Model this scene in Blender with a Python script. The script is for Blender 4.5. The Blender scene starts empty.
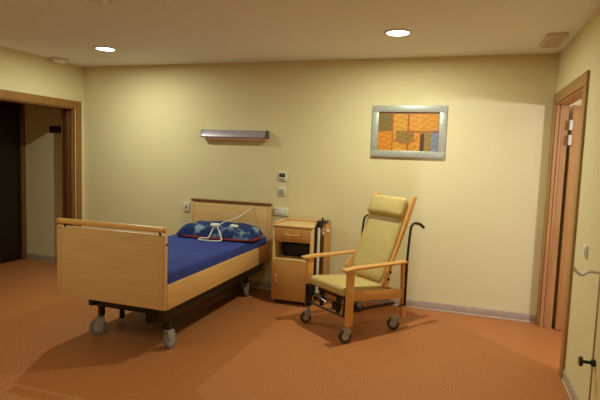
import bpy, bmesh, math, random
from mathutils import Vector, Matrix
random.seed(4)
S = bpy.context.scene
COL = S.collection
W, H = 5.275, 2.5

# ---------------------------------------------------------------- camera, world, exposure
cam = bpy.data.objects.new('camera', bpy.data.cameras.new('camera'))
COL.objects.link(cam)
_y, _p, _r = 0.317, 0.088, 0.035
_fw = Vector((-math.sin(_y)*math.cos(_p), math.cos(_y)*math.cos(_p), -math.sin(_p)))
_rt = Vector((math.cos(_y), math.sin(_y), 0)); _up = _rt.cross(_fw)
_r2 = _rt*math.cos(_r)+_up*math.sin(_r); _u2 = -_rt*math.sin(_r)+_up*math.cos(_r)
m = Matrix((_r2, _u2, -_fw)).transposed().to_4x4(); m.translation = Vector((-0.758, -5.033, 1.493))
cam.matrix_world = m
cam.data.sensor_width = 36; cam.data.lens = 492.4/600*36; cam.data.clip_start = .05
S.camera = cam
wd = bpy.data.worlds.new('world'); S.world = wd; wd.use_nodes = True
wd.node_tree.nodes['Background'].inputs[0].default_value = (1, .8, .55, 1)
wd.node_tree.nodes['Background'].inputs[1].default_value = 0.02
S.view_settings.view_transform = 'Standard'; S.view_settings.look = 'None'
S.view_settings.gamma = 1; S.view_settings.exposure = 0.0
S.view_settings.use_curve_mapping = False
LAMP_W = 20.3
LAMP_COL = (.95, 1.0, .80)

# ---------------------------------------------------------------- materials
def rgb(r, g, b):
    f = lambda v: ((v/255+.055)/1.055)**2.4 if v > 10 else v/255/12.92
    return (f(r), f(g), f(b), 1)
def base(name, col, rough=.5, metal=0, spec=.5):
    mt = bpy.data.materials.new(name); mt.use_nodes = True
    b = mt.node_tree.nodes['Principled BSDF']
    b.inputs['Base Color'].default_value = col; b.inputs['Roughness'].default_value = rough
    b.inputs['Metallic'].default_value = metal; b.inputs['Specular IOR Level'].default_value = spec
    return mt, mt.node_tree, b
def noisy(name, c1, c2, scale=20, rough=.5, metal=0, stretch=(1, 1, 1), bump=0, detail=4, lo=.35, hi=.65, spec=.5):
    mt, nt, b = base(name, c1, rough, metal, spec)
    tc = nt.nodes.new('ShaderNodeTexCoord'); mp = nt.nodes.new('ShaderNodeMapping')
    mp.inputs['Scale'].default_value = stretch
    nz = nt.nodes.new('ShaderNodeTexNoise'); nz.inputs['Scale'].default_value = scale; nz.inputs['Detail'].default_value = detail
    cr = nt.nodes.new('ShaderNodeValToRGB')
    cr.color_ramp.elements[0].color = c1; cr.color_ramp.elements[1].color = c2
    cr.color_ramp.elements[0].position = lo; cr.color_ramp.elements[1].position = hi
    L = nt.links.new
    L(tc.outputs['Object'], mp.inputs[0]); L(mp.outputs[0], nz.inputs['Vector'])
    L(nz.outputs['Fac'], cr.inputs[0]); L(cr.outputs[0], b.inputs['Base Color'])
    if bump:
        bp = nt.nodes.new('ShaderNodeBump'); bp.inputs['Strength'].default_value = bump; bp.inputs['Distance'].default_value = .002
        L(nz.outputs['Fac'], bp.inputs['Height']); L(bp.outputs[0], b.inputs['Normal'])
    return mt
WALL = noisy('wall_paint', rgb(228, 216, 170), rgb(232, 221, 177), 60, .85, bump=.15, spec=.2)
CEIL = noisy('ceiling_paint', rgb(242, 244, 240), rgb(246, 248, 244), 40, .9, bump=.1, spec=.1)
FLOOR = noisy('linoleum', rgb(170, 103, 58), rgb(198, 129, 75), 90, .5, detail=6, lo=.38, hi=.62, spec=.35)
SKIRT = noisy('vinyl_skirting', rgb(176, 160, 148), rgb(186, 170, 156), 30, .5)
SKIRT2 = noisy('vinyl_cove', rgb(205, 180, 158), rgb(214, 190, 168), 30, .5)
def wood(name, a, b_, axis='z', rough=.42):
    st = {'x': (.6, 9, 9), 'y': (9, .6, 9), 'z': (9, 9, .6)}[axis]
    return noisy(name, rgb(*a), rgb(*b_), 4.5, rough, stretch=st, detail=7, lo=.3, hi=.7)
BEECH_Z = wood('beech_upright', (214, 170, 110), (226, 184, 126), 'z')
BEECH_X = wood('beech_across', (222, 182, 122), (232, 194, 136), 'x')
BEECH_Y = wood('beech_along', (216, 168, 104), (229, 184, 120), 'y')
RAILW = wood('varnished_rail', (236, 184, 104), (242, 194, 116), 'x', .3)
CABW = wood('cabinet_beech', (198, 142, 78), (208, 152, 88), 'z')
CABL = wood('cabinet_edge', (224, 184, 124), (232, 194, 134), 'z')
CHW = wood('chair_beech', (222, 162, 92), (232, 176, 106), 'z', .35)
DARKW = wood('dark_trim_wood', (120, 74, 36), (138, 88, 46), 'x')
JAMB = wood('door_frame_oak', (164, 122, 66), (178, 136, 78), 'z')
JAMBL = wood('left_door_frame_oak', (140, 96, 46), (156, 110, 56), 'z')
LEAFW = wood('door_leaf_oak', (188, 136, 84), (200, 150, 96), 'z')
JAMBD = wood('door_edge_dark', (96, 62, 34), (112, 74, 42), 'z')
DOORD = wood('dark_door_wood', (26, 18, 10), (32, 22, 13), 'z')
STEEL = noisy('black_steel', rgb(30, 24, 22), rgb(38, 30, 28), 30, .4)
BLACK = noisy('black_plastic', rgb(18, 16, 18), rgb(26, 23, 24), 40, .35)
CHROME = noisy('chrome', rgb(205, 205, 205), rgb(215, 215, 215), 20, .2, 1)
ALU = noisy('aluminium', rgb(208, 208, 202), rgb(220, 220, 214), 40, .4, .2)
RUBBER = noisy('grey_rubber', rgb(118, 120, 122), rgb(134, 136, 136), 40, .6)
DRUB = noisy('dark_rubber', rgb(58, 56, 52), rgb(72, 70, 66), 40, .6)
HUB = noisy('pale_hub', rgb(176, 178, 176), rgb(192, 194, 190), 40, .4)
BLUE = noisy('blue_sheet', rgb(52, 66, 142), rgb(60, 76, 154), 5, .75, bump=.3, spec=.2)
PILB = noisy('pillow_blue_print', rgb(38, 56, 108), rgb(134, 162, 186), 9, .8, detail=3, lo=.52, hi=.66, spec=.2)
RED = noisy('red_piping', rgb(150, 40, 40), rgb(166, 54, 50), 30, .7)
CUSH = noisy('cream_vinyl', rgb(200, 178, 110), rgb(207, 185, 117), 12, .45)
WHITE = noisy('white_plastic', rgb(228, 226, 214), rgb(234, 232, 222), 30, .4)
GREY = noisy('grey_plastic', rgb(160, 160, 150), rgb(172, 172, 162), 30, .4)
SCREEN = noisy('lcd', rgb(62, 62, 44), rgb(72, 72, 52), 30, .25)
LAMPG = noisy('lilac_grey_metal', rgb(160, 150, 166), rgb(168, 158, 174), 20, .4, .3)
LAMPD = noisy('dark_end_cap', rgb(88, 76, 80), rgb(100, 88, 90), 20, .4)
LAMPP = noisy('peach_diffuser', rgb(222, 182, 148), rgb(228, 190, 156), 20, .35)
FRAME = noisy('brushed_silver_frame', rgb(176, 178, 170), rgb(192, 193, 184), 40, .4, .25)
CREAM = noisy('cream_laminate', rgb(224, 210, 158), rgb(230, 216, 164), 20, .5)
SIGN = noisy('dark_sign', rgb(58, 34, 26), rgb(68, 42, 32), 20, .4)
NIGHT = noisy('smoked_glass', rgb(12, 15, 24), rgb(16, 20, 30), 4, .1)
VENTW = noisy('vent_paint', rgb(222, 206, 184), rgb(228, 212, 190), 20, .6)
SLOT = noisy('vent_slot', rgb(150, 130, 104), rgb(160, 140, 112), 20, .8)
GLOW = bpy.data.materials.new('lamp_glow'); GLOW.use_nodes = True
_nt = GLOW.node_tree; _e = _nt.nodes.new('ShaderNodeEmission'); _e.inputs[0].default_value = (1, .95, .8, 1); _e.inputs[1].default_value = 7
_nt.links.new(_e.outputs[0], _nt.nodes['Material Output'].inputs[0])

# ---------------------------------------------------------------- mesh helpers
def catmull(P, n=6, closed=False):
    P = [Vector(p) for p in P]; out = []; N = len(P)
    for i in range(N if closed else N-1):
        if closed: a, b, c, d = P[i-1], P[i], P[(i+1) % N], P[(i+2) % N]
        else: a, b, c, d = P[max(i-1, 0)], P[i], P[i+1], P[min(i+2, N-1)]
        for k in range(n):
            t = k/n
            out.append(.5*((2*b)+(c-a)*t+(2*a-5*b+4*c-d)*t*t+(3*b-a-3*c+d)*t**3))
    if not closed: out.append(P[-1])
    return out
class MB:
    def __init__(s): s.bm = bmesh.new()
    def _m(s, tmp, mat):
        me = bpy.data.meshes.new('t'); tmp.to_mesh(me); tmp.free()
        if mat is not None: me.transform(mat)
        s.bm.from_mesh(me); bpy.data.meshes.remove(me)
    def box(s, x0, x1, y0, y1, z0, z1, bev=.003, seg=2, mat=None):
        t = bmesh.new(); bmesh.ops.create_cube(t, size=1)
        dx, dy, dz = abs(x1-x0), abs(y1-y0), abs(z1-z0)
        for v in t.verts:
            v.co = Vector((v.co.x*dx+(x0+x1)/2, v.co.y*dy+(y0+y1)/2, v.co.z*dz+(z0+z1)/2))
        b = min(bev, dx*.45, dy*.45, dz*.45)
        if b > 0: bmesh.ops.bevel(t, geom=t.edges[:], offset=b, segments=seg, profile=.5, affect='EDGES')
        s._m(t, mat); return s
    def prism(s, pts, ax, a0, a1, bev=0, mat=None):      # polygon in the two other axes, extruded along ax
        t = bmesh.new()
        def mk(p, a):
            q = list(p); q.insert(ax, a); return Vector(q)
        A = [t.verts.new(mk(p, a0)) for p in pts]; B = [t.verts.new(mk(p, a1)) for p in pts]
        n = len(pts); t.faces.new(A); t.faces.new(B[::-1])
        for i in range(n): t.faces.new((A[i], A[(i+1) % n], B[(i+1) % n], B[i]))
        bmesh.ops.recalc_face_normals(t, faces=t.faces[:])
        if bev: bmesh.ops.bevel(t, geom=t.edges[:], offset=bev, segments=2, profile=.5, affect='EDGES')
        s._m(t, mat); return s
    def tube(s, P, r, n=10, closed=False, mat=None):
        P = [Vector(p) for p in P]; t = bmesh.new(); N = len(P); rings = []; up = None
        for i, p in enumerate(P):
            if closed: d = P[(i+1) % N]-P[i-1]
            else: d = P[min(i+1, N-1)]-P[max(i-1, 0)]
            d.normalize()
            if up is None: up = Vector((0, 0, 1)) if abs(d.z) < .9 else Vector((1, 0, 0))
            sd = d.cross(up).normalized(); up = sd.cross(d).normalized()
            rr = r[i] if isinstance(r, (list, tuple)) else r
            rings.append([t.verts.new(p+(sd*math.cos(a)+up*math.sin(a))*rr) for a in [2*math.pi*k/n for k in range(n)]])
        for i in range(N if closed else N-1):
            A, B = rings[i], rings[(i+1) % N]
            for k in range(n): t.faces.new((A[k], A[(k+1) % n], B[(k+1) % n], B[k]))
        if not closed: t.faces.new(rings[0][::-1]); t.faces.new(rings[-1])
        bmesh.ops.recalc_face_normals(t, faces=t.faces[:])
        s._m(t, mat); return s
    def lathe(s, prof, n=24, mat=None, cap=True):                 # profile (r, z) about Z
        t = bmesh.new(); rings = []
        for r, z in prof:
            rings.append([t.verts.new((max(r, 1e-4)*math.cos(2*math.pi*k/n), max(r, 1e-4)*math.sin(2*math.pi*k/n), z)) for k in range(n)])
        for A, B in zip(rings, rings[1:]):
            for k in range(n): t.faces.new((A[k], A[(k+1) % n], B[(k+1) % n], B[k]))
        if cap: t.faces.new(rings[0][::-1]); t.faces.new(rings[-1])
        bmesh.ops.recalc_face_normals(t, faces=t.faces[:])
        s._m(t, mat); return s
    def cushion(s, x0, x1, y0, y1, z0, z1, r, mat=None, puff=0):
        t = bmesh.new(); n = 14
        cx, cy, cz = (x0+x1)/2, (y0+y1)/2, (z0+z1)/2; hx, hy, hz = (x1-x0)/2, (y1-y0)/2, (z1-z0)/2
        bmesh.ops.create_cube(t, size=2); bmesh.ops.subdivide_edges(t, edges=t.edges[:], cuts=n, use_grid_fill=True)
        for v in t.verts:
            u = v.co.copy()
            # spread the samples towards the borders so the rounding keeps its resolution
            w = Vector([math.sin(a*math.pi/2) for a in u])
            q = Vector((w.x*hx, w.y*hy, w.z*hz)); i = Vector((hx-r, hy-r, hz-r))
            c = Vector([max(-i[k], min(i[k], q[k])) for k in range(3)]); d = q-c
            if d.length > 1e-9: q = c+d.normalized()*r if d.length > 0 else q
            if puff: q.z += (1 if w.z > 0 else -.3)*puff*(1-w.x**2)*(1-w.y**2)*abs(w.z)
            v.co = q+Vector((cx, cy, cz))
        s._m(t, mat); return s
    def build(s, name, mat, parent=None, smooth=True, loc=None):
        me = bpy.data.meshes.new(name); 
        if loc is not None: bmesh.ops.translate(s.bm, verts=s.bm.verts[:], vec=-Vector(loc))
        s.bm.to_mesh(me); s.bm.free()
        for mm in (mat if isinstance(mat, list) else [mat]): me.materials.append(mm)
        if smooth:
            for p in me.polygons: p.use_smooth = True
            try: me.set_sharp_from_angle(angle=math.radians(38))
            except Exception: pass
        o = bpy.data.objects.new(name, me); COL.objects.link(o)
        if loc is not None: o.location = loc
        if parent: o.parent = parent
        return o
def empty(name, loc, rz=0):
    o = bpy.data.objects.new(name, None); COL.objects.link(o); o.location = loc; o.rotation_euler.z = rz
    o.empty_display_size = .1; return o
def tag(o, label, cat, group=None):
    o['label'] = label; o['category'] = cat
    if group: o['group'] = group
    return o
def struct(o): o['kind'] = 'structure'; return o
def copy_tree(o, parent=None):
    c = o.copy(); COL.objects.link(c); c.parent = parent
    for ch in list(o.children): copy_tree(ch, c)
    return c

# ---------------------------------------------------------------- room shell
XR, XL = 1.7, -7.2        # outer ends of the corridor (right) and the wet room (left)
YF = -6.6
b = MB().box(XL-.1, XR+.1, YF-.1, .15, -.12, 0, 0); struct(b.build('floor', FLOOR, smooth=False))
b = MB().box(XL-.1, XR+.1, YF-.1, .15, H, H+.12, 0); struct(b.build('ceiling', CEIL, smooth=False))
b = MB().box(XL-.1, XR+.1, 0, .15, 0, H, 0); struct(b.build('wall_back', WALL, smooth=False))
b = MB().box(XL-.1, XR+.1, YF-.1, YF, 0, H, 0); struct(b.build('wall_front', WALL, smooth=False))
# left wall, wide doorway y -2.2 .. -0.15
LT = .2
b = MB().box(-W-LT, -W, -.15, 0, 0, H, 0).box(-W-LT, -W, -2.2, -.15, 1.98, H, 0).box(-W-LT, -W, YF, -2.2, 0, H, 0)
struct(b.build('wall_left', WALL, smooth=False))
# right wall, doorway y -1.19 .. -0.1
RT = .1
b = MB().box(0, RT, -.1, 0, 0, H, 0).box(0, RT, -1.2, -.1, 2.04, H, 0).box(0, RT, YF, -1.2, 0, H, 0)
struct(b.build('wall_right', WALL, smooth=False))
struct(MB().box(XR, XR+.1, YF, 0, 0, H, 0).build('wall_corridor', WALL, smooth=False))
struct(MB().box(XL-.1, XL, YF, 0, 0, H, 0).build('wall_left_far', WALL, smooth=False))
struct(MB().box(XL, -W-LT, -3.1, -3.0, 0, H, 0).build('wall_left_partition', WALL, smooth=False))
def skirting(name, x0, x1, y0, y1, nx, ny):
    t = .012
    if ny: y = y0; bx = (x0, x1, y-t, y)
    else: bx = (x0, x0+nx*t, y0, y1) if nx > 0 else (x0-t, x0, y0, y1)
    o = struct(MB().box(*bx, .012, .082, .003).build(name, SKIRT))
    if ny: bc = (x0, x1, y-t-.006, y)
    else: bc = (x0, x0+t+.006, y0, y1) if nx > 0 else (x0-t-.006, x0, y0, y1)
    MB().box(bc[0], bc[1], bc[2], bc[3], 0, .015, .003).build('cove_strip', SKIRT2, o)
skirting('baseboard_back', -W+.001, -.02, 0, 0, 0, 1)
skirting('baseboard_right', 0, 0, -1.965, -1.292, -1, 0)
skirting('baseboard_right_front', 0, 0, YF, -2.9, -1, 0)
skirting('baseboard_left', -W, -W, YF, -2.3, 1, 0)
skirting('baseboard_left_back', -6.22, -W-LT-.01, 0, 0, 0, 1)

# left doorway: casing, jamb with grooves, sliding leaf edge
f = struct(empty('door_1', (-W, -1.17, 0)))
def at(o, mb, name, mat): return mb.build(name, mat, o, loc=None)
def local(parent, mb, name, mat):
    bmesh.ops.translate(mb.bm, verts=mb.bm.verts[:], vec=-parent.location); return mb.build(name, mat, parent)
b = MB().box(-W, -W+.018, -.14, -.062, 0, 2.068, .004).box(-W, -W+.018, -2.29, -.14, 1.98, 2.068, .004).box(-W, -W+.018, -2.29, -2.2, 0, 1.98, .004)
local(f, b, 'door_casing', JAMBL)
b = MB().box(-W-LT, -W, -.162, -.15, 0, 1.98, 0).box(-W-LT, -W, -2.2, -2.188, 0, 1.98, 0).box(-W-LT, -W, -2.188, -.162, 1.968, 1.98, 0)
b.box(-W-.05, -W-.02, -.174, -.162, 0, 1.968, .002).box(-W-.15, -W-.125, -.174, -.162, 0, 1.968, .002)
local(f, b, 'door_jamb', JAMBL)
b = MB().box(-W-.118, -W-.062, -.2, -.163, .01, 1.965, .003)
local(f, b, 'sliding_leaf', JAMBD)
# dark cupboard doors across the wet room
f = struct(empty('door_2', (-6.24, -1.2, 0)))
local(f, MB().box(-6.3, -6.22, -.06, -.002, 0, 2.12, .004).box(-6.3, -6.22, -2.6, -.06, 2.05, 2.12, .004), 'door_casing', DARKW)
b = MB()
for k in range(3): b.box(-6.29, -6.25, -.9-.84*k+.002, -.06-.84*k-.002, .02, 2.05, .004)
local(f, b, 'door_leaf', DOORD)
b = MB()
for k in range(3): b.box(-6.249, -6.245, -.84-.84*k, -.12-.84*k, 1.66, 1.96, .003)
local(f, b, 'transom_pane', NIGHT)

# right doorway, leaf opened 90 degrees against the corridor's end wall
f = struct(empty('door_3', (0, -.65, 0)))
b = MB().box(-.018, 0, -.1, -.005, 0, 2.13, .004).box(-.018, 0, -1.285, -.1, 2.04, 2.13, .004).box(-.018, 0, -1.285, -1.19, 0, 2.04, .004)
local(f, b, 'door_casing', JAMB)
b = MB().box(0, RT, -.112, -.1, 0, 2.04, 0).box(0, RT, -1.2, -1.19, 0, 2.04, 0).box(0, RT, -1.19, -.112, 2.028, 2.04, 0)
b.box(.03, .045, -.124, -.112, 0, 2.028, .002)
local(f, b, 'door_jamb', LEAFW)
lf = local(f, MB().box(.125, .125+1.0, -.15, -.11, .008, 2.022, .003), 'door_leaf', LEAFW)
for z in (1.85, 1.72):
    h = MB().tube([(.112, -.158, z-.045), (.112, -.158, z+.045)], .009, 10).box(.1, .13, -.153, -.15, z-.04, z+.04, 0)
    bmesh.ops.translate(h.bm, verts=h.bm.verts[:], vec=-f.location); h.build('hinge', WHITE, lf)
h = MB().tube(catmull([(1.06, -.15, 1.02), (1.06, -.2, 1.02), (1.03, -.205, 1.02), (.94, -.205, 1.02)]), .009)
bmesh.ops.translate(h.bm, verts=h.bm.verts[:], vec=-f.location); h.build('door_handle', CHROME, lf)

# built-in cream cupboard in the right wall, nearest the camera
f = struct(empty('door_4', (0, -2.4, 0)))
local(f, MB().box(-.012, 0, -2.86, -1.985, .012, 2.02, 0), 'shadow_gap_frame', DARKW)  # dark strip stands in for the shadowed gap beside the door leaf
cd = local(f, MB().box(-.0135, -.0125, -2.85, -2.03, .03, 2.0, 0), 'door_leaf', CREAM)
h = MB().tube(catmull([(-.012, -2.06, .922), (-.044, -2.055, .928), (-.082, -2.05, .926), (-.107, -2.045, .905), (-.132, -2.04, .915), (-.15, -2.03, .94)]), .0075)
h.lathe([(.02, 0), (.02, .006), (.012, .01)], mat=Matrix.Translation((-.012, -2.06, .922)) @ Matrix.Rotation(-math.pi/2, 4, 'Y'))
bmesh.ops.translate(h.bm, verts=h.bm.verts[:], vec=-f.location); h.build('door_handle', ALU, cd)
h = MB().lathe([(.02, 0), (.02, .02), (.009, .024), (.009, .06), (.026, .064), (.028, .074), (.022, .08)], mat=Matrix.Translation((-.012, -2.06, .43)) @ Matrix.Rotation(-math.pi/2, 4, 'Y'))
bmesh.ops.translate(h.bm, verts=h.bm.verts[:], vec=-f.location); h.build('door_knob', BLACK, cd)

# ---------------------------------------------------------------- downlights
def downlight(x, y, label, power=1.0):
    t = empty('recessed_downlight', (x, y, H)); tag(t, label, 'ceiling light', 'recessed downlights')
    MB().lathe([(.088, 0), (.112, 0), (.114, -.004), (.108, -.009), (.09, -.009)], 36, cap=False).build('trim_ring', ALU, t)
    MB().lathe([(.0, -.003), (.088, -.003), (.088, -.008), (.0, -.008)], 36).build('diffuser', GLOW, t)
    ld = bpy.data.lights.new('downlight_lamp', 'AREA'); ld.shape = 'DISK'; ld.size = .05; ld.spread = math.radians(178)
    ld.energy = LAMP_W*power; ld.color = LAMP_COL
    lo = bpy.data.objects.new('downlight_lamp', ld); COL.objects.link(lo); lo.parent = t; lo.location = (0, 0, -.012)
    return t
downlight(-4.22, -.88, 'round recessed downlight glowing in the ceiling on the left, above the bed', .88)
downlight(-1.313, -1.0, 'round recessed downlight glowing in the ceiling above the armchair and picture', 1.3)
downlight(-1.9, -4.6, 'round recessed downlight in the ceiling behind the camera', .7)
downlight(-4.22, -4.0, 'round recessed downlight in the ceiling at the near left, outside the picture', .6)
downlight(.9, -1.4, 'round recessed downlight in the corridor beyond the right doorway', .15)

# corridor wall lamp, shining in through the right doorway
t = empty('corridor_wall_lamp', (XR, -2.55, 1.86)); tag(t, 'boxy white wall lamp on the corridor wall beyond the right doorway', 'wall lamp')
MB().box(-.05, 0, -.16, .16, -.13, .13, .008).build('lamp_body', WHITE, t)
MB().box(-.06, -.0505, -.13, .13, -.1, .1, .004).build('lamp_diffuser', GLOW, t)
ld = bpy.data.lights.new('corridor_lamp_light', 'AREA'); ld.shape = 'RECTANGLE'; ld.size = .2; ld.size_y = .14
ld.energy = 60; ld.color = (.84, .86, 1.0)
lo = bpy.data.objects.new('corridor_lamp_light', ld); COL.objects.link(lo); lo.parent = t; lo.location = (-.075, 0, 0)
lo.rotation_euler = (math.radians(90), 0, math.radians(50))

# ceiling and wall fittings
t = empty('ceiling_vent', (-.135, -.58, H)); tag(t, 'small square ceiling vent with slats near the right corner', 'air vent')
MB().box(-.075, .075, -.19, -.172, -.03, 0, .004).box(-.075, .075, .172, .19, -.03, 0, .004).box(-.075, -.057, -.172, .172, -.03, 0, .004).box(.057, .075, -.172, .172, -.03, 0, .004).build('vent_frame', VENTW, t)
MB().box(-.057, .057, -.172, .172, -.004, 0, 0).build('vent_back', SLOT, t)
b = MB()
for k in range(6): b.box(-.057, .057, -.16+k*.056, -.128+k*.056, -.024, -.014, .002)
b.build('vent_slats', VENTW, t)
t = empty('ceiling_detector', (-5.165, -.5, H)); tag(t, 'pale round detector on the ceiling above the left doorway corner', 'detector')
MB().lathe([(.095, 0), (.1, -.012), (.09, -.02)], 32).build('detector_base', VENTW, t)
MB().lathe([(.07, -.0205), (.066, -.038), (.03, -.046)], 32).build('detector_head', CEIL, t)
t = empty('smoke_alarm', (-3.11, -2.27, H)); tag(t, 'pale round smoke alarm at the top edge of the ceiling', 'detector')
MB().lathe([(.085, 0), (.09, -.012), (.08, -.02)], 32).build('alarm_base', VENTW, t)
MB().lathe([(.06, -.0205), (.056, -.034), (.02, -.042)], 32).build('alarm_head', WHITE, t)

# wall lamp above the bed
t = empty('wall_reading_lamp', (-3.18, 0, 1.7)); tag(t, 'long lilac-grey wall lamp mounted above the bed head', 'wall lamp')
b = MB().prism([(-.004, .058), (-.05, .058), (-.058, .052), (-.085, -.015), (-.082, -.024), (-.004, -.024)], 0, -.395, .375, 0); b.build('lamp_housing', LAMPG, t)
b = MB().prism([(-.004, -.0245), (-.078, -.0245), (-.06, -.05), (-.004, -.05)], 0, -.36, .375, 0); b.build('lamp_diffuser', LAMPP, t)
for xa, xb in ((-.408, -.396), (.376, .39)): MB().prism([(-.003, .06), (-.052, .06), (-.061, .053), (-.088, -.016), (-.082, -.027), (-.003, -.027)], 0, xa, xb).build('end_cap', LAMPD, t)

# thermostat, switches, sockets
def plate(name, x, z, w, h, label, cat, y=0):
    t = empty(name, (x, y, z)); tag(t, label, cat)
    MB().box(-w/2, w/2, -.014, 0, -h/2, h/2, .004).build('cover_plate', WHITE, t); return t
t = plate('thermostat', -2.617, 1.272, .1, .1, 'white thermostat with dark display on the wall above the cabinet', 'thermostat')
MB().box(-.034, .034, -.019, -.0145, -.008, .034, .002).build('display', SCREEN, t)
MB().box(-.03, .03, -.018, -.0145, -.04, -.022, .002).build('button_strip', GREY, t)
t = plate('light_switch', -2.62, 1.105, .085, .085, 'small pale switch plate on the back wall below the thermostat', 'switch')
MB().box(-.028, .028, -.02, -.0145, -.028, .028, .003).build('rocker', GREY, t)
t = plate('power_socket', -3.797, .862, .08, .1, 'white wall socket beside the left end of the headboard', 'socket')
MB().lathe([(.02, 0), (.02, .002), (.014, .002)], mat=Matrix.Translation((0, -.0145, 0)) @ Matrix.Rotation(math.pi/2, 4, 'X')).build('socket_face', GREY, t)
t = plate('power_socket', -2.62, .885, .17, .085, 'white double wall socket between headboard and bedside cabinet', 'socket')
for sx in (-.042, .042): MB().lathe([(.024, 0), (.024, .003), (.016, .003)], mat=Matrix.Translation((sx, -.0145, 0)) @ Matrix.Rotation(math.pi/2, 4, 'X')).build('socket_face', WHITE, t)
t = empty('light_switch', (0, -1.6, .97)); tag(t, 'white switch plate on the right wall beside the right doorway', 'switch')
MB().box(-.012, 0, -.04, .04, -.04, .04, .004).build('cover_plate', WHITE, t)
MB().box(-.018, -.0125, -.026, .026, -.026, .026, .003).build('rocker', WHITE, t)
t = empty('door_sign', (-5.71, 0, 1.727)); tag(t, 'small dark sign plate on the wall beyond the left doorway', 'sign')
MB().box(-.105, .105, -.012, 0, -.042, .042, .003).build('sign_plate', SIGN, t)

# picture
t = empty('framed_picture', (-1.3, 0, 1.777)); tag(t, 'silver-framed abstract picture in yellow, orange and brown on the back wall', 'picture')
b = MB(); fw, x, z = .066, .362, .256
for a in ((-x, x, z-fw, z), (-x, x, -z, -z+fw), (-x, -x+fw, -z+fw, z-fw), (x-fw, x, -z+fw, z-fw)): b.box(a[0], a[1], -.03, -.002, a[2], a[3], .004)
b.build('picture_frame', FRAME, t)
def art(u, v):
    n = math.sin(u*31+v*7)*math.sin(v*43-u*11)*.5+math.sin(u*83)*math.sin(v*71)*.3
    j = random.uniform(-.06, .06); c = (206, 140, 40)
    if u < .24 and v > .5: c = (128, 104, 52)
    elif u < .26: c = (214, 132, 34)
    elif u < .5: c = (210, 150, 46)
    elif u < .72 and v > .12: c = (216, 148, 50)
    if u > .72 and v < .52: c = (150, 120, 70)
    if u > .88 and v < .56: c = (128, 130, 146)
    if .70 < u < .76 and v < .45: c = (84, 54, 44)
    r = math.hypot((u-.45)*1.5, v-.52)
    if r < .36 and v < .52 and .3 < u < .6: c = (146, 116, 50)
    if .33 < r < .37 and v < .52: c = (206, 120, 60)
    if abs(u-.5) < .012 or abs(u-.24) < .01 or (abs(v-.5) < .015 and u > .5): c = (168, 100, 38)
    if v > .95: c = (150, 96, 44)
    k = 1+n*.14+j
    return tuple(max(0, min(255, a*k)) for a in c)
me = bpy.data.meshes.new('canvas'); NX, NZ = 60, 40; vs = []; fs = []
for j in range(NZ+1):
    for i in range(NX+1): vs.append((-.298+.596*i/NX, -.012, -.192+.384*j/NZ))
for j in range(NZ):
    for i in range(NX): a = j*(NX+1)+i; fs.append((a, a+1, a+NX+2, a+NX+1))
me.from_pydata(vs, [], fs); ca = me.color_attributes.new('paint', 'FLOAT_COLOR', 'CORNER')
for p in me.polygons:
    i, j = p.index % NX, p.index//NX; c = rgb(*art((i+.5)/NX, (j+.5)/NZ))
    for li in p.loop_indices: ca.data[li].color = c
pm, nt, bs = base('painted_canvas', (1, 1, 1, 1), .5); vc = nt.nodes.new('ShaderNodeVertexColor'); vc.layer_name = 'paint'
nt.links.new(vc.outputs[0], bs.inputs['Base Color']); me.materials.append(pm)
o = bpy.data.objects.new('canvas', me); COL.objects.link(o); o.parent = t

# ---------------------------------------------------------------- casters
def caster(parent, x, y, ztop, R, rz, wheelmat, w=.03, yoke=STEEL, label=None, trail=.4):
    """thing > caster > wheel"""
    M = Matrix.Translation((x, y, 0)) @ Matrix.Rotation(rz, 4, 'Z')
    off = R*trail
    b = MB().tube([(0, 0, R*2+.005), (0, 0, ztop)], .014, 12, mat=M)
    b.prism([(-.018-off*.2, R*2+.008), (.018+off, R*2+.008), (R*.35+off, R*1.2), (off+.01, R*.85), (off-.012, R*.85), (-.02, R*1.5)], 0, w/2+.002, w/2+.007, 0, mat=M @ Matrix(((1, 0, 0, 0), (0, 1, 0, 0), (0, 0, 1, 0), (0, 0, 0, 1))))
    b.prism([(-.018-off*.2, R*2+.008), (.018+off, R*2+.008), (R*.35+off, R*1.2), (off+.01, R*.85), (off-.012, R*.85), (-.02, R*1.5)], 0, -w/2-.007, -w/2-.002, 0, mat=M)
    b.box(-w/2-.007, w/2+.007, -.022, .022+off, R*2+.004, R*2+.012, .002, mat=M)
    c = b.build('caster', yoke, parent)
    if label: c['label'] = label
    Mw = M @ Matrix.Translation((0, off, R)) @ Matrix.Rotation(math.pi/2, 4, 'Y')
    wl = MB().lathe([(R*.72, -w/2), (R*.93, -w/2), (R, -w*.3), (R, w*.3), (R*.93, w/2), (R*.72, w/2)], 28, mat=Mw)
    wl = wl.build('wheel', wheelmat, c)
    MB().lathe([(R*.15, -w/2-.003), (R*.7, -w/2+.001), (R*.7, w/2-.001), (R*.15, w/2+.003)], 24, mat=Mw).build('wheel_hub', HUB, c)
    return c

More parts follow.
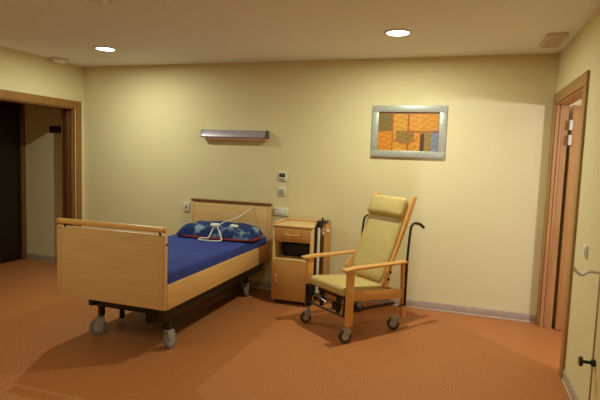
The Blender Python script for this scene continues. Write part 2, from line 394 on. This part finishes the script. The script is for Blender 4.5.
# ---------------------------------------------------------------- bed
BX, BW = -3.205, .485          # centre, half width
bed = empty('hospital_bed', (BX, -1.05, 0)); tag(bed, 'beech-panelled hospital bed on grey casters, head against the back wall', 'bed')
def L(px, py): return px-BX, py+1.05
yf, yh = -1.0, 1.0             # foot and head in bed coordinates
b = MB().box(-.483, .483, yf-.012, yf+.018, .358, .905, .006)
b.build('footboard', BEECH_X, bed)
MB().box(-.4835, -.43, yf-.0135, yf+.0195, .3575, .9055, .006).build('footboard_post', BEECH_Z, bed)
MB().box(.43, .4835, yf-.0135, yf+.0195, .3575, .9055, .006).build('footboard_post', BEECH_Z, bed)
hr = MB().tube(catmull([(-.44, yf-.02, .944), (-.42, yf-.02, .944), (0, yf-.02, .944), (.46, yf-.02, .944), (.486, yf-.02, .944)], 3), .021, 16)
hr.build('handrail', RAILW, bed)
for sx in (-.4, .44): MB().tube([(sx, yf-.01, .9), (sx, yf-.018, .93)], .008).build('handrail_peg', STEEL, bed)
MB().box(-.483, .483, yh-.02, yh+.012, .36, .945, .006).build('headboard', BEECH_X, bed)
MB().box(-.495, .495, yh-.03, yh+.018, .947, .972, .006).build('headboard_cap', DARKW, bed)['label'] = 'dark brown cap strip'
for sx in (-1, 1): MB().box(min(sx*.447, sx*.485), max(sx*.447, sx*.485), yh-.0225, yh+.0135, .33, .946, .005).build('headboard_post', BEECH_Z, bed)
for sx in (-1, 1):
    x0, x1 = sorted((sx*.462, sx*.485))
    MB().box(x0, x1, yf+.022, yh-.3, .352, .535, .005).build('side_rail', BEECH_Y, bed)
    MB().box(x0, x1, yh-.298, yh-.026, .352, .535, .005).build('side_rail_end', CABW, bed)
# chassis
b = MB().box(-.285, .42, yf+.17, yf+.225, .248, .335, .003).box(-.44, .44, yh-.09, yh-.05, .295, .345, .003)
b.box(-.285, -.245, yf+.10, yh-.09, .27, .345, .003).box(.40, .445, yf+.04, yh-.09, .25, .345, .003)
for yy in (-.5, 0, .5): b.box(-.245, .40, yy-.02, yy+.02, .3, .34, .003)
b.build('steel_chassis', STEEL, bed)
b = MB().box(-.36, -.32, -.45, .45, .2, .24, .003).box(.32, .37, -.8, .5, .13, .25, .003).box(.1, .16, -.7, .5, .12, .25, .003)  # deep black side beams added to stand in for shade under the bed
for sx in (-.34, .34):
    for s2 in (-1, 1):
        b.prism([(s2*.5, .29), (s2*.54, .29), (s2*.3, .2), (s2*.26, .2)], 0, sx-.012, sx+.012)
b.tube([(-.32, -.45, .22), (-.32, -.45, .03)], .024).tube([(-.05, -.5, .28), (.0, .2, .21)], .03)
b.build('lift_mechanism', STEEL, bed)
b = MB()
b.box(-.455, .455, yf+.03, yh-.03, .40, .425, .003)
for yy in (-.9, -.3, .3, .9): b.box(-.27, .39, yy-.015, yy+.015, .346, .4, .002)
b.build('mattress_platform', STEEL, bed)
for (px, py, rz) in ((-3.465, -1.83, 2.3), (-2.805, -1.885, -.1), (-3.52, -.35, .3), (-2.855, -.37, .2)):
    lx, ly = L(px, py)
    dx = .02 if lx < 0 else -.02
    MB().box(lx-.02, lx+.02, ly-.02, ly+.02, .155, .29, .003).build('leg', STEEL, bed)
    caster(bed, lx, ly, .156, .066, rz, RUBBER, .034, GREY)
MB().tube([(.484, yf+.005, .835), (.49, yf+.005, .835)], .009).build('rail_catch', STEEL, bed)

mt = empty('mattress', (BX, -1.05, .426)); tag(mt, 'mattress in a royal blue fitted sheet lying on the hospital bed', 'mattress')
MB().cushion(-.458, .458, -.975, .972, 0, .192, .028, puff=.004).build('fitted_sheet', BLUE, mt)

# pillow
pl = empty('pillow', (-3.14, -.42, .618)); pl.rotation_euler.z = math.radians(2); tag(pl, 'blue printed pillow with red edging at the head of the bed', 'pillow')
def pillow(sx, sy, h, z0):
    t = bmesh.new(); bmesh.ops.create_cube(t, size=2); bmesh.ops.subdivide_edges(t, edges=t.edges[:], cuts=22, use_grid_fill=True)
    for v in t.verts:
        u, w, q = v.co
        ru = math.copysign(abs(u)**.9, u); rw = math.copysign(abs(w)**.9, w)
        k = max(0, (1-abs(u)**3.5)*(1-abs(w)**3))**.42
        lump = .010*math.sin(u*5+1)*math.cos(w*4)+.006*math.sin(u*11+w*6)
        zz = z0+.028+q*(h*.5*k) if q > 0 else z0+.028+q*.027*min(1, k*1.5)
        if q > 0: zz += lump*k
        v.co = Vector((ru*sx*(1-.03*w*w), rw*sy*(1-.05*u*u), zz))
    b = MB(); b._m(t, None); return b
pb = pillow(.42, .215, .25, .004).build('pillow_case', PILB, pl)
pts = []
for k in range(64):
    a = 2*math.pi*k/64; c, s_ = math.cos(a), math.sin(a)
    e = .32; u = math.copysign(abs(c)**e, c); w = math.copysign(abs(s_)**e, s_)
    pts.append((u*.425*(1-.03*w*w), w*.215*(1-.05*u*u), .022))
MB().tube(pts, .010, 8, closed=True).build('red_piping', RED, pl)

# call handset with white cord
cl = empty('call_handset', (-3.15, -.63, .625)); tag(cl, 'white call handset with looped cord lying across the blue pillow', 'remote control')
def lc(P): return [(p[0]+3.15, p[1]+.63, p[2]-.625) for p in P]
MB().tube(catmull(lc([(-2.93, -.083, .93), (-2.95, -.1, .895), (-3.0, -.18, .845), (-3.04, -.34, .805), (-3.09, -.47, .782), (-3.1, -.56, .74)])), .0055, 8).build('cord', WHITE, cl)
MB().tube(catmull(lc([(-3.1, -.57, .745), (-3.02, -.655, .69), (-2.98, -.72, .642), (-3.08, -.77, .64), (-3.2, -.76, .64), (-3.2, -.7, .647), (-3.14, -.68, .652), (-3.13, -.6, .73)]), 6, True), .007, 8).build('cord_loop', WHITE, cl)
hs = MB().box(-.045, .045, -.028, .028, -.014, .014, .01, 3, mat=Matrix.Translation(lc([(-3.13, -.56, .765)])[0]) @ Matrix.Rotation(.35, 4, 'Z') @ Matrix.Rotation(.25, 4, 'X'))
hs.build('handset_body', WHITE, cl)
hs = MB().box(-.05, .05, -.022, .022, -.01, .012, .008, 3, mat=Matrix.Translation(lc([(-2.93, -.53, .765)])[0]) @ Matrix.Rotation(-.4, 4, 'Z') @ Matrix.Rotation(.3, 4, 'X'))
hs.build('cord_clip', WHITE, cl)

# ---------------------------------------------------------------- bedside cabinet
cb = empty('bedside_cabinet', (-2.33, -.24, 0)); tag(cb, 'beech bedside cabinet with drawer, open niche and fold-down side table', 'cabinet')
x0, x1, y0, y1 = -.205, .205, -.21, .2
b = MB().box(x0, x0+.018, y0, y1, .045, .785, .002).box(x1-.018, x1, y0, y1, .045, .785, .002)
b.box(x0+.018, x1-.018, y1-.012, y1, .045, .785, 0).box(x0+.018, x1-.018, y0, y1-.012, .045, .063, 0)
b.box(x0+.018, x1-.018, y0, y1-.012, .446, .464, .001).box(x0+.018, x1-.018, y0+.01, y1-.012, .64, .652, 0)
b.build('carcass', CABL, cb)
MB().box(x0-.004, x1+.004, y0-.006, y1+.002, .787, .808, .004).build('top', BEECH_X, cb)
MB().box(x0-.003, x0+.012, y0+.02, y1, .8085, .832, .004).box(x0+.012, x1, y1-.012, y1+.001, .8085, .832, .004).build('raised_edge', BEECH_X, cb)
MB().box(x0+.0185, x1-.0185, y1-.016, y1-.0125, .465, .639, 0).build('niche_back', BLACK, cb)['label'] = 'back of the open niche, black in place of deep shade'  # black puts the deep shade of the niche into the colour
MB().box(x0+.06, x1-.019, -.05, y1-.03, .4645, .60, .01).build('niche_shade_block', BLACK, cb)  # black block added to stand in for the niche's shade
d = MB().box(x0+.02, x1-.02, y0-.002, y0+.016, .656, .782, .003).build('drawer', CABW, cb)
MB().tube(catmull([(-.07, y0-.002, .718), (-.062, y0-.022, .716), (0, y0-.026, .714), (.062, y0-.022, .716), (.07, y0-.002, .718)]), .006, 8).build('handle', BEECH_X, d)
d = MB().box(x0+.005, x1-.005, y0-.019, y0-.001, .06, .443, .003).build('door', CABW, cb)
MB().tube(catmull([(-.15, y0-.019, .30), (-.15, y0-.034, .29), (-.15, y0-.034, .24), (-.15, y0-.019, .23)]), .005, 8).build('handle', BEECH_X, d)
b = MB().box(x0+.03, x1-.03, y0+.05, y1-.05, .028, .044, .002)
b.build('plinth', BLACK, cb)
for px in (-.16, .16):
    for py in (-.16, .15):
        MB().lathe([(.006, -.012), (.019, -.012), (.02, 0), (.019, .012), (.006, .012)], 16, mat=Matrix.Translation((px, py, .02)) @ Matrix.Rotation(math.pi/2, 4, 'Y')).build('wheel', DRUB, cb)
# fold-down table on its right side
MB().box(.207, .219, -.13, -.03, .1, .80, .002).build('mounting_rail', BLACK, cb)
MB().tube([(.238, -.09, .1), (.238, -.09, .79)], .016, 14).build('lift_pole', WHITE, cb)
MB().box(.208, .27, -.1, -.02, .785, .835, .006).box(.2, .30, -.07, .1, .838, .85, .004).tube([(.25, .0, .85), (.25, .0, .885)], .008).build('clamp', BLACK, cb)
tb = MB().box(.272, .288, -.02, .215, .14, .83, .004).build('folded_table_leaf', CABW, cb)
MB().lathe([(.022, 0), (.024, .012), (.016, .022)], 20, mat=Matrix.Translation((.289, .05, .74)) @ Matrix.Rotation(math.pi/2, 4, 'Y')).build('knob', WHITE, tb)
MB().lathe([(.022, 0), (.024, .01), (.016, .014)], 20, mat=Matrix.Translation((.271, .0, .72)) @ Matrix.Rotation(-math.pi/2, 4, 'Y')).build('knob', WHITE, tb)

# ---------------------------------------------------------------- armchair
ac = empty('wheeled_armchair', (-1.632, -.83, 0), math.atan2(-.603, .798)); tag(ac, 'high-backed cream vinyl armchair with beech arms, black push handles and casters', 'armchair')
def yz(name, pts, xa, xb, mat, bev=.004): return MB().prism(pts, 0, xa, xb, bev).build(name, mat, ac)
for sx in (-1, 1):
    a, c = sorted((sx*.247, sx*.315))
    # armrest: slightly curved, tapering to the rear
    b = MB().prism([(-.335, .598), (-.33, .612), (-.2, .622), (.1, .618), (.38, .622), (.385, .6), (.1, .596), (-.2, .596), (-.32, .588)], 0, a, c, .006)
    b.build('armrest', CHW, ac)
    a, c = sorted((sx*.262, sx*.298))
    zb = .135 if sx > 0 else .36
    yz('front_leg', [(-.29, .594), (-.225, .594), (-.228, zb), (-.285, zb)], a, c, CHW)
    yz('rear_leg', [(.325, .594), (.378, .594), (.392, .11), (.35, .11)], a, c, CHW)
    a, c = sorted((sx*.266, sx*.293))
    yz('side_rail', [(-.226, .428), (.334, .372), (.338, .292), (-.226, .342)], a, c, CHW)
    a, c = sorted((sx*.218, sx*.243))
    yz('back_post', [(.125, .40), (.165, .385), (.335, .75), (.44, .985), (.512, 1.165), (.5, 1.178), (.468, 1.178), (.40, 1.0), (.305, .76)], a, c, CHW)
    # recline hinge bracket
    a, c = sorted((sx*.2635, sx*.245))
    MB().prism([(.14, .50), (.19, .55), (.22, .54), (.19, .42), (.15, .40)], 0, a, c, .002).build('hinge_bracket', CHW, ac)
    for z_, y_ in ((.53, .205), (.47, .185)):
        MB().lathe([(.012, 0), (.012, .006), (.006, .008)], 12, mat=Matrix.Translation((sx*.264, y_, z_)) @ Matrix.Rotation(sx*math.pi/2, 4, 'Y')).build('bolt', STEEL, ac)
    # push handle
    hp = [(sx*.305, .36, .225), (sx*.305, .36, .45), (sx*.303, .365, .66), (sx*.302, .38, .84), (sx*.302, .392, .915), (sx*.302, .425, .946), (sx*.302, .49, .94), (sx*.302, .55, .905)]
    h = MB().tube(catmull(hp), .011, 10).tube([(sx*.305, .36, .235), (sx*.29, .3, .225)], .009)
    h = h.build('push_handle', STEEL, ac)
    MB().tube(catmull([(sx*.302, .46, .945), (sx*.302, .5, .936), (sx*.302, .552, .904)]), .0135, 10).build('grip', BLACK, h)
MB().box(-.245, .245, .30, .33, .30, .36, .004).build('rear_crossbar', CHW, ac)
MB().box(-.26, .26, -.25, .16, .325, .342, .003, mat=Matrix.Rotation(math.radians(-5), 4, 'X')).build('seat_base', CHW, ac)
# cushions
Ms = Matrix.Translation((.008, -.055, .395)) @ Matrix.Rotation(math.radians(-5), 4, 'X')
MB().cushion(-.232, .243, -.25, .235, -.045, .042, .036, Ms, puff=.012).build('seat_cushion', CUSH, ac)
th = math.atan2(1.163-.375, .487-.151)
Mb = Matrix.Translation((0, .135, .47)) @ Matrix.Rotation(th, 4, 'X')       # local y runs up the back, z points forwards
Mb = Matrix.Translation((0, .18, .43)) @ Matrix(((1, 0, 0, 0), (0, math.cos(th), -math.sin(th), 0), (0, math.sin(th), math.cos(th), 0), (0, 0, 0, 1)))
MB().cushion(-.2, .216, .0, .755, -.012, .055, .028, Mb, puff=.006).build('back_cushion', CUSH, ac)
MB().cushion(-.205, .222, .575, .765, .03, .105, .036, Mb, puff=.008).build('headrest_cushion', CUSH, ac)
# footrest frame under the seat
fr = [(-.225, -.262, .345), (-.235, -.27, .33), (-.232, -.275, .22), (-.215, -.275, .205), (.215, -.275, .205), (.232, -.275, .22), (.235, -.27, .33), (.225, -.262, .345)]
b = MB().tube(catmull(fr, 4, True), .0095, 8)
b.tube([(-.235, -.27, .30), (.235, -.27, .30)], .005).build('footrest_frame', STEEL, ac)
b = MB().box(-.13, -.10, -.25, -.22, .2, .34, .003).box(.06, .12, -.265, -.2, .22, .29, .006).box(.10, .13, -.25, -.22, .2, .34, .003).tube([(-.24, -.1, .24), (.24, -.1, .24)], .012)
b.box(-.24, -.22, -.24, .3, .225, .25, .003).box(.22, .24, -.24, .3, .225, .25, .003)
b.build('steel_underframe', STEEL, ac)
MB().tube([(-.18, -.25, .285), (-.02, -.25, .25)], .014).build('gas_strut', CHROME, ac)
MB().box(-.2, .2, -.21, -.19, .235, .335, .003).build('folded_footplate', CHW, ac)
MB().box(-.30, -.262, -.285, -.228, .155, .358, .004).build('steel_front_leg', STEEL, ac)
caster(ac, .28, -.262, .14, .055, 2.8, DRUB, .026, GREY)
caster(ac, -.28, -.258, .158, .052, 2.9, DRUB, .026, GREY)
caster(ac, .27, .32, .12, .055, 2.2, DRUB, .026, GREY, trail=.7)
caster(ac, -.28, .37, .12, .052, 2.8, DRUB, .026, GREY)
